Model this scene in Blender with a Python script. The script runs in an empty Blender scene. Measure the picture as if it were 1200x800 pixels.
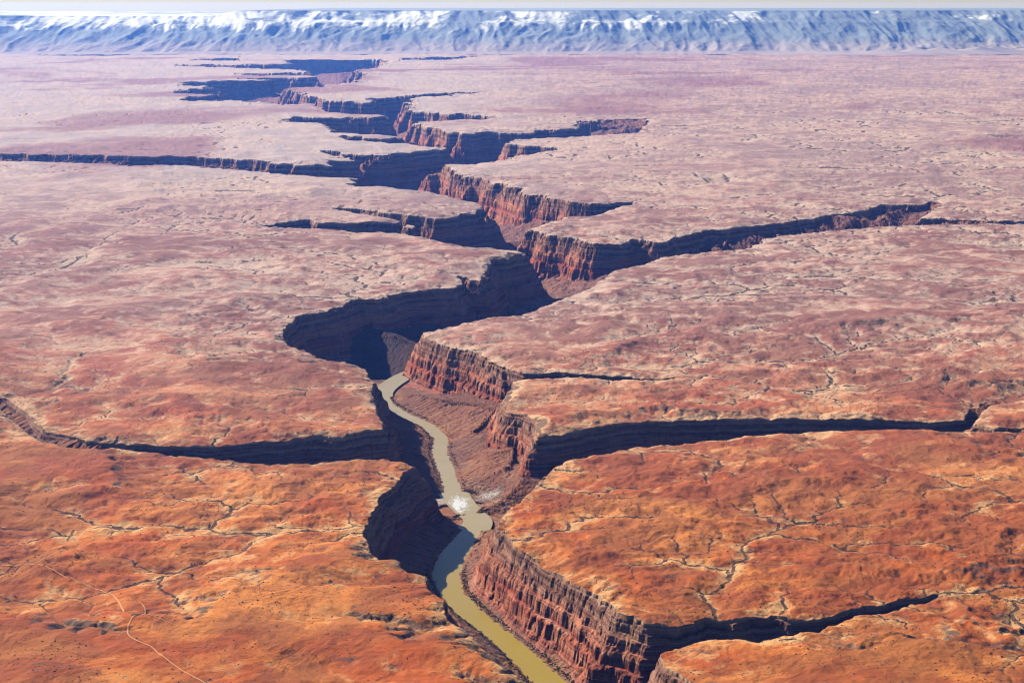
# Aerial view over a red desert plateau cut by a deep river canyon, a snowy escarpment on the horizon.
# World units are metres; the plateau surface is about z = 0, the aircraft (camera) is at z = 1400.
import bpy, math, heapq
import numpy as np
from mathutils import Vector

F32 = np.float32
CAM_H = 1400.0
FPX = 1903.0                       # focal length of the photograph in its own pixels (1200 wide)
PITCH = math.atan((400 - 5) / FPX)
CP, SP = math.cos(PITCH), math.sin(PITCH)
RIVER_Z = -200.0
SUN_EL, SUN_AZ = math.radians(31), math.radians(-46)   # azimuth from +Y towards +X

def at(px, py, z=0.0):
    """map survey: photograph pixel -> point of the horizontal plane z"""
    a, b = (px - 600) / FPX, (400 - py) / FPX
    dy, dz = CP + b * SP, -SP + b * CP
    t = (z - CAM_H) / dz
    return (a * t, dy * t)

# ------------------------------------------------------------------ noise
_r = np.random.RandomState(7)
_ang = _r.rand(256, 256) * 2 * np.pi
_GX = np.cos(_ang).astype(F32).ravel(); _GY = np.sin(_ang).astype(F32).ravel()

def gn(x, y, seed=0):
    """2-D gradient noise, about -1..1"""
    x = x + F32(seed * 17.31 + 1000); y = y + F32(seed * 9.77 + 1000)
    xi = np.floor(x); yi = np.floor(y)
    fx = (x - xi).astype(F32); fy = (y - yi).astype(F32)
    xi = xi.astype(np.int32); yi = yi.astype(np.int32)
    x0 = xi & 255; x1 = (xi + 1) & 255; y0 = (yi & 255) << 8; y1 = ((yi + 1) & 255) << 8
    u = fx * fx * fx * (fx * (fx * 6 - 15) + 10); v = fy * fy * fy * (fy * (fy * 6 - 15) + 10)
    def g(i, dx, dy): return _GX[i] * dx + _GY[i] * dy
    a = g(y0 + x0, fx, fy); b = g(y0 + x1, fx - 1, fy)
    c = g(y1 + x0, fx, fy - 1); d = g(y1 + x1, fx - 1, fy - 1)
    a += u * (b - a); c += u * (d - c)
    return (a + v * (c - a)) * F32(1.5)

def fbm(x, y, wl, octs, seed=0, gain=0.5, lac=2.03):
    s = 0; am = 1.0; tot = 0
    for o in range(octs):
        s = s + F32(am) * gn(x / F32(wl), y / F32(wl), seed + o * 3); tot += am
        am *= gain; wl = wl / lac
    return s / F32(tot)

def sstep(a, b, x):
    t = np.clip((x - a) / (b - a), 0, 1); return t * t * (3 - 2 * t)

# ------------------------------------------------------------------ survey of the rims (runs of true rim; polygons close over the void)
V1L = [(760,1010),(700,900),(650,828),(626,800),(622,791),(604,776),(580,758),(550,731),(529,716),(526,692),(503,681),(499,665),(478,663),(472,648),
 (445,645),(430,635),(431,608),(436,587),(448,572),(460,562),(489,538),(477,534),(452,530),(420,530),(400,530),(337,535),(315,535),(270,530),
 (225,525),(157,520),(131,518),(109,522),(75,517),(45,507),(20,490),(0,472),(-60,460),(-60,452),(5,461),(30,478),(50,496),(100,510),(150,513),(200,515),
 (262,514),(300,511),(337,507),(375,503),(400,504),(430,499),(452,497),(445,477),(437,458),(438,440),(436,431),(429,426),(405,417),(393,418),
 (372,413),(360,404),(337,398),(333,380),(345,366),(384,359),(420,345),(444,345),(480,336),(510,333),(537,333),(540,321),(564,324),(568,317),(580,302),(617,295)]
V1R = [(690,334),(633,354),(607,364),(560,367),(533,374),(495,384),(495,390),(520,397),(550,405),(570,415),(590,424),(613,430),(657,430),(733,434),(790,438),(733,438),
 (657,434),(613,437),(600,442),(593,454),(592,460),(595,475),(615,480),(627,492),(632,503),(667,500),(700,495),(733,489),(800,484),(860,483),
 (930,482),(1017,485),(1093,487),(1133,484),(1137,467),(1163,463),(1200,454),(1270,448),(1270,455),(1200,461),(1158,468),(1140,488),(1167,494),
 (1200,493),(1330,491),(1330,499),(1200,498),(1100,497),(1017,500),(933,499),(867,504),(833,508),(800,512),(747,514),(713,522),(667,529),
 (636,547),(610,575),(587,597),(583,610),(600,624),(621,641),(645,656),(669,668),(687,680),(705,692),(720,711),(756,722),(792,724),(830,714),
 (870,716),(885,712),(905,706),(925,710),(950,713),(975,709),(1000,702),(1035,700),(1060,692),(1100,685),(1100,689),(1060,697),(1035,705),(1003,708),(985,716),(969,721),(957,728),(924,731),(886,737),(837,736),(800,745),(768,753),
 (777,770),(792,776),(810,788),(831,800),(890,860),(960,1010)]
V2 = [[(617,295),(613,291),(600,289),(534,284),(516,279),(480,270),(435,269),(411,267),(333,262),(300,260),(333,256),(363,255),(375,257),(432,258),
 (477,258),(480,262),(475,256),(456,252),(420,247),(395,241),(420,242),(456,247),(510,252),(534,249),(567,243),(572,245)],
 [(617,223),(647,228),(668,233),(700,235),(745,233),(716,242),(697,249),(689,252),(660,252),(618,265),(650,272),(700,281),(727,281),(745,277),(780,279),
 (830,266),(917,257),(1013,243),(1033,235),(1083,237),(1105,226),(1097,240),(1077,252),(1150,254),(1200,254),(1330,253),(1330,257),(1200,258),
 (1067,260),(973,265),(960,267),(900,274),(877,287),(800,293),(777,297),(750,307),(717,314),(690,334)]]
V3 = [[(572,245),(567,239),(551,233),(521,225),(500,221),(480,220),(450,215),(421,217),(415,206),(375,204),(330,200),(290,197),(222,191),(180,190),
 (0,186),(-250,184),(-250,176),(0,177),(180,181),(232,180),(275,184),(292,187),(330,189),(385,191),(389,186),(412,185),(382,176),(405,178),
 (442,179),(480,177),(527,171)],
 [(559,189),(513,191),(508,192),(517,195),(540,200),(567,207),(588,215),(617,223)]]
V4 = [[(527,171),(508,170),(487,168),(460,167),(450,165),(410,163),(402,157),(442,159),(480,160),(487,163),(467,158),(395,153),(375,142),(330,140),
 (352,136),(380,137),(410,135),(450,136),(455,135)],
 [(476,128),(537,132),(559,133),(580,136),(564,139),(540,139),(489,140),(485,144),(510,150),(543,155),(575,153),(620,153),(652,150),(673,148),
 (681,139),(700,139),(721,135),(753,135),(760,140),(748,153),(700,156),(647,159),(599,161),(593,164),(620,168),(647,170),(660,172),(631,176),
 (593,183),(572,187),(559,189)]]
V5 = [[(455,135),(440,133),(405,131),(380,127),(365,122),(340,121),(330,122),(280,118),(211,118),(225,113),(262,111),(205,109),(215,105),(255,103),
 (202,98),(235,96),(274,94),(274,92),(330,91),(372,92)],
 [(417,97),(400,98),(367,101),(340,103),(337,104),(345,108),(360,112),(370,114),(380,118),(410,119),(437,120),(432,115),(460,114),(487,112),
 (530,109),(580,107),(530,111),(487,115),(480,121),(476,128)]]
V6 = [[(372,92),(365,89),(290,88),(270,87),(290,86),(365,86),(355,82),(290,80),(212,78),(212,76),(310,76),(340,75),(330,69),(350,68.5),(400,69),(450,70),(452,75),
 (440,80),(417,82),(430,88),(417,97)]]
V7 = [[(475,71),(473,68),(530,67),(560,66),(530,70),(475,71)]]
V8 = [[(220,71),(245,69),(280,68),(284,71),(220,71)]]
V9 = [[(45,64),(75,62),(120,61),(165,60.5),(168,66),(130,68),(90,66),(45,64)]]
POLYS = [[V1L, V1R], V2, V3, V4, V5, V6, V7, V8, V9]
# floors: (px, py, floor z) on the plateau plane; the river run is surveyed on the river plane
RIVER = [(640,395,40),(590,412,38),(520,425,38),(485,436,36),(464,446,34),(448,460,33),(454,474,34),(476,487,38),(502,499,40),(517,513,42),(515,530,42),(521,545,42),(526,560,45),
 (533,580,40),(548,598,32),(560,611,34),(546,630,52),(530,652,62),(522,672,50),(530,696,40),(550,717,40),(576,737,40),(602,758,42),(624,780,44),(646,802,46),
 (690,850,48),(740,920,50),(780,1000,50)]
def wp(l): return [(*at(a, b), z) for a, b, z in l]
_riv = [(*at(a, b, RIVER_Z), w) for a, b, w in RIVER]
UPZ = [-290, -285, -265, -235, -207]      # gorge floor sunk up country, past the last water in view, to blacken the alcove
FLOORS = [
 [(x, y, UPZ[k] if k < 5 else RIVER_Z, w * (0.67 if k < 18 else 0.86)) for k, (x, y, w) in enumerate(_riv)],
 [(x, y, z, 38) for x, y, z in [(*at(560,350), -290), (*at(640,318), -295), (*at(640,290), -300), (*at(600,262), -320), (*at(588,240), -325), (*at(545,215), -335),
  (*at(505,207), -340), (*at(525,184), -350), (*at(500,163), -360), (*at(468,145), -370), (*at(458,128), -380), (*at(410,125), -390), (*at(362,117), -400),
  (*at(325,108), -410), (*at(372,97), -500), (*at(398,91), -540), (*at(385,84), -580), (*at(400,76), -600), (*at(440,73), -610)]],
]
FLOORS[1].insert(0, (_riv[0][0], _riv[0][1], -290, 38))
def side(l, w=8): FLOORS.append([(x, y, max(-600, z * float(np.interp(y, [4600, 5200, 7500, 9500, 13000], [0.67, 0.85, 0.95, 1.25, 1.8]))), w) for x, y, z in wp(l)])
side([(560,540,-298),(620,525,-250),(650,520,-215),(700,508,-175),(800,498,-150),(930,491,-120),(1017,492,-105),(1100,492,-90),(1150,474,-60),(1200,458,-30),(1270,452,-15)])
side([(1120,492,-80),(1165,496,-50),(1330,495,-30)])
side([(520,520,-298),(480,515,-260),(440,515,-200),(400,518,-165),(337,521,-125),(270,522,-60),(200,519,-32),(131,515,-50),(75,512,-60),(35,495,-70),(0,467,-70),(-60,456,-60)], 3)
FLOORS.append([(*at(370,378), -270, 60), (*at(400,375), -290, 110), (*at(450,378), -290, 110), (*at(490,392), -290, 60)])  # alcove floor sunk extra deep to keep it in shade
side([(560,455,-200),(600,437,-120),(657,432,-40),(733,436,-14),(790,438,-6)], 4)
side([(640,740,-298),(700,735,-170),(740,734,-80),(800,733,-46),(850,726,-38),(900,720,-32),(940,718,-27),(990,709,-20),(1035,702,-15),(1100,687,-8)], 5)
side([(600,262,-320),(540,262,-300),(480,266,-220),(411,262,-110),(333,258,-55),(300,260,-20)], 8)
side([(475,262,-160),(460,250,-110),(395,241,-25)], 5)
side([(650,318,-305),(700,305,-290),(760,292,-220),(850,279,-160),(960,263,-115),(1050,248,-85),(1100,232,-25)], 12)
side([(1000,258,-90),(1077,256,-55),(1330,255,-35)], 8)
side([(600,245,-320),(660,243,-190),(700,242,-80),(745,233,-15)], 8)
side([(505,207,-340),(440,201,-250),(400,196,-190),(330,195,-130),(180,186,-120),(0,181,-100),(-250,180,-80)], 10)
side([(500,175,-340),(440,183,-280),(395,181,-60)], 10)
side([(535,180,-350),(575,172,-330),(600,174,-260),(655,171.5,-60)], 15)
side([(560,170,-340),(580,158,-310),(650,155,-230),(700,148,-180),(750,143,-110)], 15)
side([(500,164,-350),(480,164,-180),(405,160,-40)], 8)
side([(465,148,-370),(420,146,-330),(380,142,-200),(335,138,-50)], 15)
side([(460,136,-370),(500,136,-250),(575,136,-60)], 10)
side([(330,112,-400),(300,108,-380),(240,106,-250),(205,103,-80)], 25)
side([(280,112,-380),(240,115,-250),(212,116,-100)], 15)
side([(300,100,-380),(280,97,-300),(215,97,-60)], 15)
side([(460,120,-380),(485,113.5,-160),(580,107.5,-50)], 10)
side([(385,90,-430),(350,87,-150),(270,87,-60)], 15)
side([(390,82,-440),(350,79,-200),(212,77,-90)], 15)
side([(400,76,-440),(345,72,-380)], 25)
side([(473,69.5,-220),(560,67,-120)], 10)
side([(222,70,-200),(284,69.5,-200)], 10)
side([(55,63.5,-250),(110,63.5,-300),(165,64,-300)], 10)
# ravines and washes: shallow channels on the plateau, (polyline, depth, half-width)
RAV = [
 ([(1000,528),(1050,545),(1095,550),(1110,570),(1150,585),(1141,595),(1152,606),(1180,635),(1194,650),(1190,672),(1165,682),(1100,690),(1066,698),(1030,706),(985,714)], 11, 16),
 ([(905,722),(912,705),(925,690),(930,678),(945,670)], 14, 18), ([(1030,706),(1010,696),(990,698)], 9, 14),
 ([(850,600),(880,597),(930,605),(1000,612),(1035,605)], 7, 22), ([(1035,612),(1040,600),(1000,575),(970,560)], 7, 18),
 ([(455,606),(400,611),(340,609),(280,615),(220,612),(180,609)], 17, 26), ([(440,618),(400,622),(350,631),(300,641),(240,652),(180,656),(45,660)], 14, 22),
 ([(-40,762),(0,762),(60,769),(105,766),(112,780),(135,788),(150,800),(190,820)], 12, 22),
 ([(455,570),(400,575),(340,570),(280,582)], 10, 20), ([(500,670),(400,672),(300,678)], 8, 18), ([(470,715),(380,722),(300,735),(225,722)], 8, 24),
 ([(60,345),(85,360),(112,378),(120,398),(108,415),(150,430)], 10, 30), ([(1118,392),(1108,415),(1112,432),(1135,442)], 11, 30),
 ([(145,352),(150,340),(180,335),(240,352),(330,375)], 8, 28), ([(0,455),(60,450),(75,460)], 12, 24), ([(200,452),(175,470),(140,490),(110,512)], 10, 20),
 ([(590,475),(650,470),(720,478),(800,470)], 6, 30), ([(810,408),(830,400),(818,390),(790,385)], 8, 40), ([(1010,470),(1030,455),(1040,445),(1000,440)], 8, 30),
 ([(860,477),(900,465),(960,462),(985,455)], 8, 25), ([(700,405),(650,400),(590,395),(570,392)], 4, 25), ([(560,612),(640,600),(700,598),(760,590)], 5, 16),
 ([(850,710),(830,690),(850,670)], 8, 24), ([(705,700),(740,668),(745,650)], 10, 18), ([(690,668),(720,660),(800,655),(860,640)], 8, 20),
 ([(0,250),(120,255),(220,252),(330,258)], 10, 60), ([(180,205),(240,215),(380,218)], 10, 60), ([(300,305),(400,310),(520,322)], 8, 45),
 ([(1200,110),(1150,180),(1130,215),(1105,226)], 8, 120), ([(840,200),(800,205),(770,215)], 22, 90), ([(0,640),(100,600),(30,590)], 2, 40),
]

def in_poly(px, py, poly):
    c = np.zeros(px.shape, bool); n = len(poly)
    for i in range(n):
        x0, y0 = poly[i]; x1, y1 = poly[(i + 1) % n]
        if y0 == y1: continue
        m = (y0 > py) != (y1 > py)
        c ^= m & (px < (x1 - x0) * (py - y0) / (y1 - y0) + x0)
    return c

class Field:
    """signed distance to the rims (+ inside the canyons), talus height above the nearest floor, arc length along that floor"""
    def __init__(s, x0, x1, y0, y1, res):
        s.x0, s.y0, s.res = x0, y0, res
        s.nx = int((x1 - x0) / res) + 1; s.ny = int((y1 - y0) / res) + 1
        X, Y = np.meshgrid((x0 + res * np.arange(s.nx)).astype(F32), (y0 + res * np.arange(s.ny)).astype(F32))
        inside = np.zeros(X.shape, bool); D2 = np.full(X.shape, 1e12, F32)
        m = 900
        for runs in POLYS:
            pts = [at(*p) for r in runs for p in r]
            xs = [p[0] for p in pts]; ys = [p[1] for p in pts]
            if max(xs) < x0 - m or min(xs) > x1 + m or max(ys) < y0 - m or min(ys) > y1 + m: continue
            inside |= in_poly(X, Y, pts)
            for r in runs:
                w = [at(*p) for p in r]
                for (ax, ay), (bx, by) in zip(w, w[1:]):
                    s._seg(X, Y, ax, ay, bx, by, m, D2)
        s.sd = np.where(inside, np.sqrt(D2), -np.minimum(np.sqrt(D2), 2000)).astype(F32)
        T = np.full(X.shape, 400.0, F32); S = np.zeros(X.shape, F32)
        for k, fl in enumerate(FLOORS):
            arc = k * 5000.0
            for (ax, ay, az, aw), (bx, by, bz, bw) in zip(fl, fl[1:]):
                L = math.hypot(bx - ax, by - ay)
                sl = s._win(ax, ay, bx, by, 900)
                if sl is not None:
                    x = X[sl] - ax; y = Y[sl] - ay
                    t = np.clip((x * (bx - ax) + y * (by - ay)) / (L * L), 0, 1)
                    d = np.hypot(x - t * (bx - ax), y - t * (by - ay))
                    z0 = az + t * (bz - az); hh = 0.33 * (d - (aw + t * (bw - aw))); cap = np.abs(z0) * 0.42
                    z = z0 + np.where(hh > cap, cap + (hh - cap) * 0.22, hh)
                    q = T[sl]; b = z < q; q[b] = z[b]; S[sl][b] = (arc + t * L)[b]
                arc += L
        s.T = T; s.S = S
    def _win(s, ax, ay, bx, by, m):
        i0 = max(0, int((min(ax, bx) - m - s.x0) / s.res)); i1 = min(s.nx, int((max(ax, bx) + m - s.x0) / s.res) + 2)
        j0 = max(0, int((min(ay, by) - m - s.y0) / s.res)); j1 = min(s.ny, int((max(ay, by) + m - s.y0) / s.res) + 2)
        if i0 >= i1 or j0 >= j1: return None
        return (slice(j0, j1), slice(i0, i1))
    def _seg(s, X, Y, ax, ay, bx, by, m, D2):
        sl = s._win(ax, ay, bx, by, m)
        if sl is None: return
        x = X[sl] - F32(ax); y = Y[sl] - F32(ay); ux, uy = F32(bx - ax), F32(by - ay)
        t = np.clip((x * ux + y * uy) / (ux * ux + uy * uy + F32(1e-6)), 0, 1)
        d = (x - t * ux) ** 2 + (y - t * uy) ** 2
        np.minimum(D2[sl], d, out=D2[sl])

def bil(grid, x0, y0, res, x, y):
    ny, nx = grid.shape
    fx = np.clip((x - F32(x0)) / F32(res), 0, nx - 1.001); fy = np.clip((y - F32(y0)) / F32(res), 0, ny - 1.001)
    i = fx.astype(np.int32); j = fy.astype(np.int32); fx = fx - i; fy = fy - j
    g = grid.ravel(); k = j * nx + i
    a = g[k]; b = g[k + 1]; c = g[k + nx]; d = g[k + nx + 1]
    a = a + fx * (b - a); c = c + fx * (d - c)
    return a + fy * (c - a)

FIELDS = [(8900.0, Field(-4600, 4600, 1200, 9300, 9)), (19500.0, Field(-8200, 8200, 8700, 20000, 22)), (1e9, Field(-16000, 14000, 19300, 52000, 60))]

def sample_field(x, y):
    sd = np.empty(x.shape, F32); T = np.empty(x.shape, F32); S = np.empty(x.shape, F32)
    lo = -1e9
    for hi, f in FIELDS:
        m = (y >= lo) & (y < hi); lo = hi
        if not m.any(): continue
        xs, ys = x[m], y[m]
        sd[m] = bil(f.sd, f.x0, f.y0, f.res, xs, ys); T[m] = bil(f.T, f.x0, f.y0, f.res, xs, ys)
        S[m] = bil(f.S, f.x0, f.y0, f.res, xs, ys)
        out = (xs < f.x0) | (xs > f.x0 + f.res * (f.nx - 1)) | (ys < f.y0) | (ys > f.y0 + f.res * (f.ny - 1))
        k = np.flatnonzero(m)[out.ravel()] if m.ndim == 1 else None
        if k is not None: sd[k] = -2000
    return sd, T, S

# ------------------------------------------------------------------ drainage: the plateau is worn by running water
def route(h, fixed):
    """fill the pits, return the filled surface"""
    ny, nx = h.shape
    W = nx
    hf = h.ravel().tolist(); done = fixed.ravel().copy()
    edge = np.zeros(h.shape, bool); edge[0] = edge[-1] = True; edge[:, 0] = edge[:, -1] = True
    done |= edge.ravel()
    near = np.zeros(h.shape, bool); nf = ~fixed     # fixed cells next to free ground seed the flood
    near[1:-1, 1:-1] = fixed[1:-1, 1:-1] & (nf[:-2, 1:-1] | nf[2:, 1:-1] | nf[1:-1, :-2] | nf[1:-1, 2:])
    seeds = np.flatnonzero((edge | near).ravel())
    heap = [(hf[i], int(i)) for i in seeds]; heapq.heapify(heap)
    done = bytearray(done.astype(np.uint8).tobytes()); n = nx * ny
    pop, push = heapq.heappop, heapq.heappush
    offs = (-1, 1, -W, W, -W - 1, -W + 1, W - 1, W + 1)
    while heap:
        z, i = pop(heap); z2 = z + 0.002
        for o in offs:
            k = i + o
            if 0 <= k < n and not done[k]:
                done[k] = 1
                if hf[k] < z2: hf[k] = z2
                push(heap, (hf[k], k))
    return np.array(hf, dtype=np.float64).reshape(ny, nx)

def receivers(f, fixed):
    ny, nx = f.shape
    best = np.zeros(f.shape); rec = np.arange(nx * ny).reshape(ny, nx)
    idx = rec.copy()
    for dj, di in ((-1,0),(1,0),(0,-1),(0,1),(-1,-1),(-1,1),(1,-1),(1,1)):
        a = (slice(max(0, -dj), ny - max(0, dj)), slice(max(0, -di), nx - max(0, di)))
        b = (slice(max(0, dj), ny + min(0, dj)), slice(max(0, di), nx + min(0, di)))
        s = (f[a] - f[b]) / math.hypot(dj, di)
        m = s > best[a]
        best[a] = np.where(m, s, best[a]); rec[a] = np.where(m, idx[b], rec[a])
    rec[fixed] = idx[fixed]
    return rec.ravel()

def water(h, fixed, dx, K, m):
    """one round: fill, route, accumulate, then grade every channel to the slope its catchment keeps, m = deepest cut"""
    f = route(h, fixed); rec = receivers(f, fixed)
    order = np.argsort(f.ravel(), kind='stable')
    A = [dx * dx] * h.size; r = rec.tolist(); ol = order.tolist()
    for i in reversed(ol):
        j = r[i]
        if j != i: A[j] += A[i]
    A = np.array(A); A[fixed.ravel()] = 0
    S = (K.ravel() * (np.maximum(A, dx * dx) / 1e6) ** -0.5 * dx).tolist()
    h0 = np.minimum(h, f + 0.3).ravel(); hv = h0.tolist(); lim = (h0 - m.ravel()).tolist()
    for i in ol:
        j = r[i]
        if j != i:
            a = hv[j] + S[i]
            if hv[i] > a: hv[i] = a if a > lim[i] else lim[i]
    return np.array(hv).reshape(h.shape), A.reshape(h.shape)

def smooth(a, n, k=0.2, hold=None):
    for _ in range(n):
        p = np.pad(a, 1, mode='edge')
        b = a + k * (p[:-2, 1:-1] + p[2:, 1:-1] + p[1:-1, :-2] + p[1:-1, 2:] - 4 * a)
        a = b if hold is None else np.where(hold, a, b)
    return a

def relief(x, y):
    """broad swells of the plateau before water"""
    w = fbm(x, y, 900, 2, 40) * 260
    return 20 * fbm(x + w, y * 1.15 + w, 1500, 3, 3) + 36 * fbm(x + w * 0.5, y, 420, 5, 11, 0.5)

def dissect(x, y):
    """where the ground is much cut by gullies (1) or smooth (0)"""
    return sstep(-0.25, 0.3, fbm(x, y, 1400, 2, 77) + 0.12 * sstep(0, 900, x))

def worn(x0, x1, y0, y1, dx, levels):
    g = dx * 2 ** (levels - 1); h = None
    for L in range(levels):
        nx = int(round((x1 - x0) / g)) + 1; ny = int(round((y1 - y0) / g)) + 1
        X, Y = np.meshgrid(np.linspace(x0, x0 + g * (nx - 1), nx).astype(F32), np.linspace(y0, y0 + g * (ny - 1), ny).astype(F32))
        sd, _, _ = sample_field(X.ravel(), Y.ravel()); sd = sd.reshape(X.shape); fixed = sd > 4
        if h is None:
            h = relief(X, Y).astype(np.float64) + 3.5 * fbm(X, Y, 110, 3, 5, 0.7)
            h += np.minimum(0, (-sd) * 0.006)                # never: keeps dtype
            h -= 7 * np.exp(-np.abs(np.minimum(sd, 0)) / 420.0)   # the ground leans to the canyon
            for pl, dep, hw in RAV:
                w = [at(*p) for p in pl]; d2 = np.full(X.shape, 1e12)
                for (ax, ay), (bx, by) in zip(w, w[1:]):
                    ux, uy = bx - ax, by - ay
                    wx = 60 * gn(X / 260, Y / 260, 9) + 30 * gn(X / 95, Y / 95, 12); wy = 60 * gn(X / 260, Y / 260, 10) + 30 * gn(X / 95, Y / 95, 13)
                    qx, qy = X + wx - ax, Y + wy - ay
                    t = np.clip((qx * ux + qy * uy) / (ux * ux + uy * uy), 0, 1)
                    d2 = np.minimum(d2, (qx - t * ux) ** 2 + (qy - t * uy) ** 2)
                h -= 0.7 * dep * np.exp(-(np.sqrt(d2) / (hw * 0.65)) ** 1.2)
        else:
            h = bil(h, x0, y0, g * 2, X, Y).astype(np.float64) + 1.2 * gn(X / (g * 3.3), Y / (g * 3.3), 6)
        h[fixed] = -26
        ds = dissect(X, Y).astype(np.float64)
        for _ in range(2 if L == 0 else 1):
            h, A = water(h, fixed, g, 0.012 - 0.0080 * ds, 6.0 + (30.0 if L == 0 else 12.0) * ds)
            h = smooth(h, 1, 0.12, fixed)
        g /= 2
    g = dx
    q = np.log10(np.maximum(A, 1)) ; q[fixed] = 0
    gul = np.clip((q - 2.9) / 2.2, 0, 1) * (0.40 + 0.60 * dissect(X, Y))
    p = np.pad(gul, 1, mode='edge')
    gul = (1.0 if dx < 15 else 0.62) * np.maximum(gul, 0.30 * np.maximum.reduce([p[:-2, 1:-1], p[2:, 1:-1], p[1:-1, :-2], p[1:-1, 2:]]))
    expo = 0.35 * smooth(gul, 12, 0.24) + 0.65 * smooth(gul, 70 if dx < 15 else 20, 0.24)
    hs = smooth(h, 36, 0.24, fixed); conv = (h - hs) * (7.0 / dx) ** 0.6            # + on crests, - in hollows
    gy_, gx_ = np.gradient(smooth(h, 1, 0.15), g); slope = np.hypot(gx_, gy_); slope[fixed] = 0.1; slope = np.clip(slope, 0, 0.8)
    return dict(e=expo.astype(F32), s=slope.astype(F32), h=h.astype(F32), g=gul.astype(F32), c=conv.astype(F32), x0=x0, y0=y0, x1=x1, y1=y1, dx=dx)

WORN = [worn(-2750, 2750, 2600, 7700, 5.5, 3), worn(-4300, 4300, 7250, 11800, 11.0, 2), worn(-7600, 7600, 11300, 22500, 20.0, 2)]

def plateau(x, y):
    """height, gully mask, convexity of the plateau surface"""
    h = relief(x, y); g = np.zeros(x.shape, F32); c = np.zeros(x.shape, F32); sl = np.full(x.shape, 0.06, F32); ex = np.full(x.shape, 0.08, F32)
    wx = 8 * gn(x / 50, y / 50, 21) + 3 * gn(x / 17, y / 17, 23); wy = 8 * gn(x / 50, y / 50, 22) + 3 * gn(x / 17, y / 17, 24)
    for e in reversed(WORN):
        ed = np.minimum(np.minimum(x - e['x0'], e['x1'] - x), np.minimum(y - e['y0'], e['y1'] - y))
        w = sstep(0, 400, ed).astype(F32); m = w > 0
        if not m.any(): continue
        X, Y, w = x[m] + wx[m], y[m] + wy[m], w[m]
        for arr, k in ((h, 'h'), (g, 'g'), (c, 'c'), (sl, 's'), (ex, 'e')):
            arr[m] = arr[m] * (1 - w) + bil(e[k], e['x0'], e['y0'], e['dx'], X, Y) * w
    far = sstep(15000, 26000, y)
    h = h + far * 10 * fbm(x, y, 2600, 3, 55)
    h = h + (3.0 + 8.0 * dissect(x, y)) * (fbm(x, y, 85, 4, 31, 0.55) - 0.8 * np.abs(fbm(x, y, 150, 3, 34, 0.55)))
    return h, g, c, sl, ex

# the wall is a stack of rock bands, each stepping back by its own uneven amount: (distance, drop, width of the step)
BANDS = [(1, 13, 2.5), (9, 12, 3), (15, 26, 7), (27, 12, 12), (36, 24, 8), (48, 20, 18), (60, 32, 8), (74, 13, 14), (84, 42, 11), (97, 12, 12)]
def wall_drop(dq, X, Y, room):
    p = np.zeros(dq.shape, F32)
    for k, (d0, dr, w) in enumerate(BANDS):
        nk = 0.0
        if k: nk = min(k, 5) / 5 * (8 * gn(X / 70, Y / 70, 200 + k) + 4 * (0.35 - np.abs(gn(X / 26, Y / 26, 220 + k))) + 2.5 * gn(X / 9, Y / 9, 240 + k)) * room
        p += dr * np.clip((dq - d0 + nk) / w, 0, 1) * (dq > 0)
    return p + 0.9 * np.maximum(dq - 102, 0)

def ground(x, y):
    """returns z, signed rim distance, gully, convexity, drop (in strata metres), talus flag"""
    x = x.astype(F32); y = y.astype(F32)
    h, g, c, sl, ex = plateau(x, y)
    sd, T, S = sample_field(x, y)
    sc = np.interp(y, [4500, 7000, 9500, 14000, 24000, 32000], [0.74, 0.84, 1.1, 1.3, 1.8, 2.5]).astype(F32)
    near = sd > -220
    z = h.copy(); drop = np.zeros(x.shape, F32); tal = np.zeros(x.shape, F32); d = sd.copy()
    if near.any():
        X, Y, s, n_sc = x[near], y[near], sd[near], sc[near]
        room = np.clip((0 - T[near]) / 120, 0.45, 1)      # shallow side ravines stay slim: less crenulated
        far_ = sstep(7000, 15000, Y)
        n = (27 + 40 * far_) * gn(X / 190, Y / 190, 61) + far_ * 60 * gn(X / 480, Y / 480, 60) + 40 * (0.45 - np.abs(fbm(X, Y, 150, 3, 62, 0.55))) + 14 * (0.3 - np.abs(gn(X / 44, Y / 44, 63))) + 3.5 * gn(X / 12, Y / 12, 64) + 1.6 * gn(X / 5, Y / 5, 65)
        dd = s + n * room * n_sc * 0.9
        p = wall_drop(dd / n_sc, X, Y, room) * n_sc
        rough = 3.4 * fbm(X, Y, 18, 3, 70, 0.6)
        zc = h[near] - p
        Sn = S[near]
        rib = (11 * np.abs(gn(Sn / 37, s / 260, 71)) + 5.5 * np.abs(gn(Sn / 14, s / 120, 72)) + 14 * gn(Sn / 160, s / 300, 73))
        up = np.clip((T[near] - RIVER_Z) / 60, 0, 1)
        zt = T[near] + sstep(7000, 9000, Y) * 26 * fbm(X * 1.5, Y * 0.7, 170, 4, 76, 0.6) + far_ * 45 * fbm(X, Y, 520, 4, 75, 0.6) + rib * n_sc ** 2 * 1.5 * np.clip(up, 0.1, 1) + rough * 0.8
        zz = np.maximum(zc, np.maximum(zt, np.interp(Y, [6900, 7300, 9000, 30000], [-206, -296, -330, -640])))
        zz = np.where(dd > 0, np.minimum(zz + np.where(p > 5, rough * 0.35, 0), h[near]), h[near])
        z[near] = zz; d[near] = dd
        drop[near] = (h[near] - zz) / n_sc; tal[near] = sstep(-2, 5, zt - zc) * (dd > 0)
    return z, d, g, c, drop, tal, sl, S, ex

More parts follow.
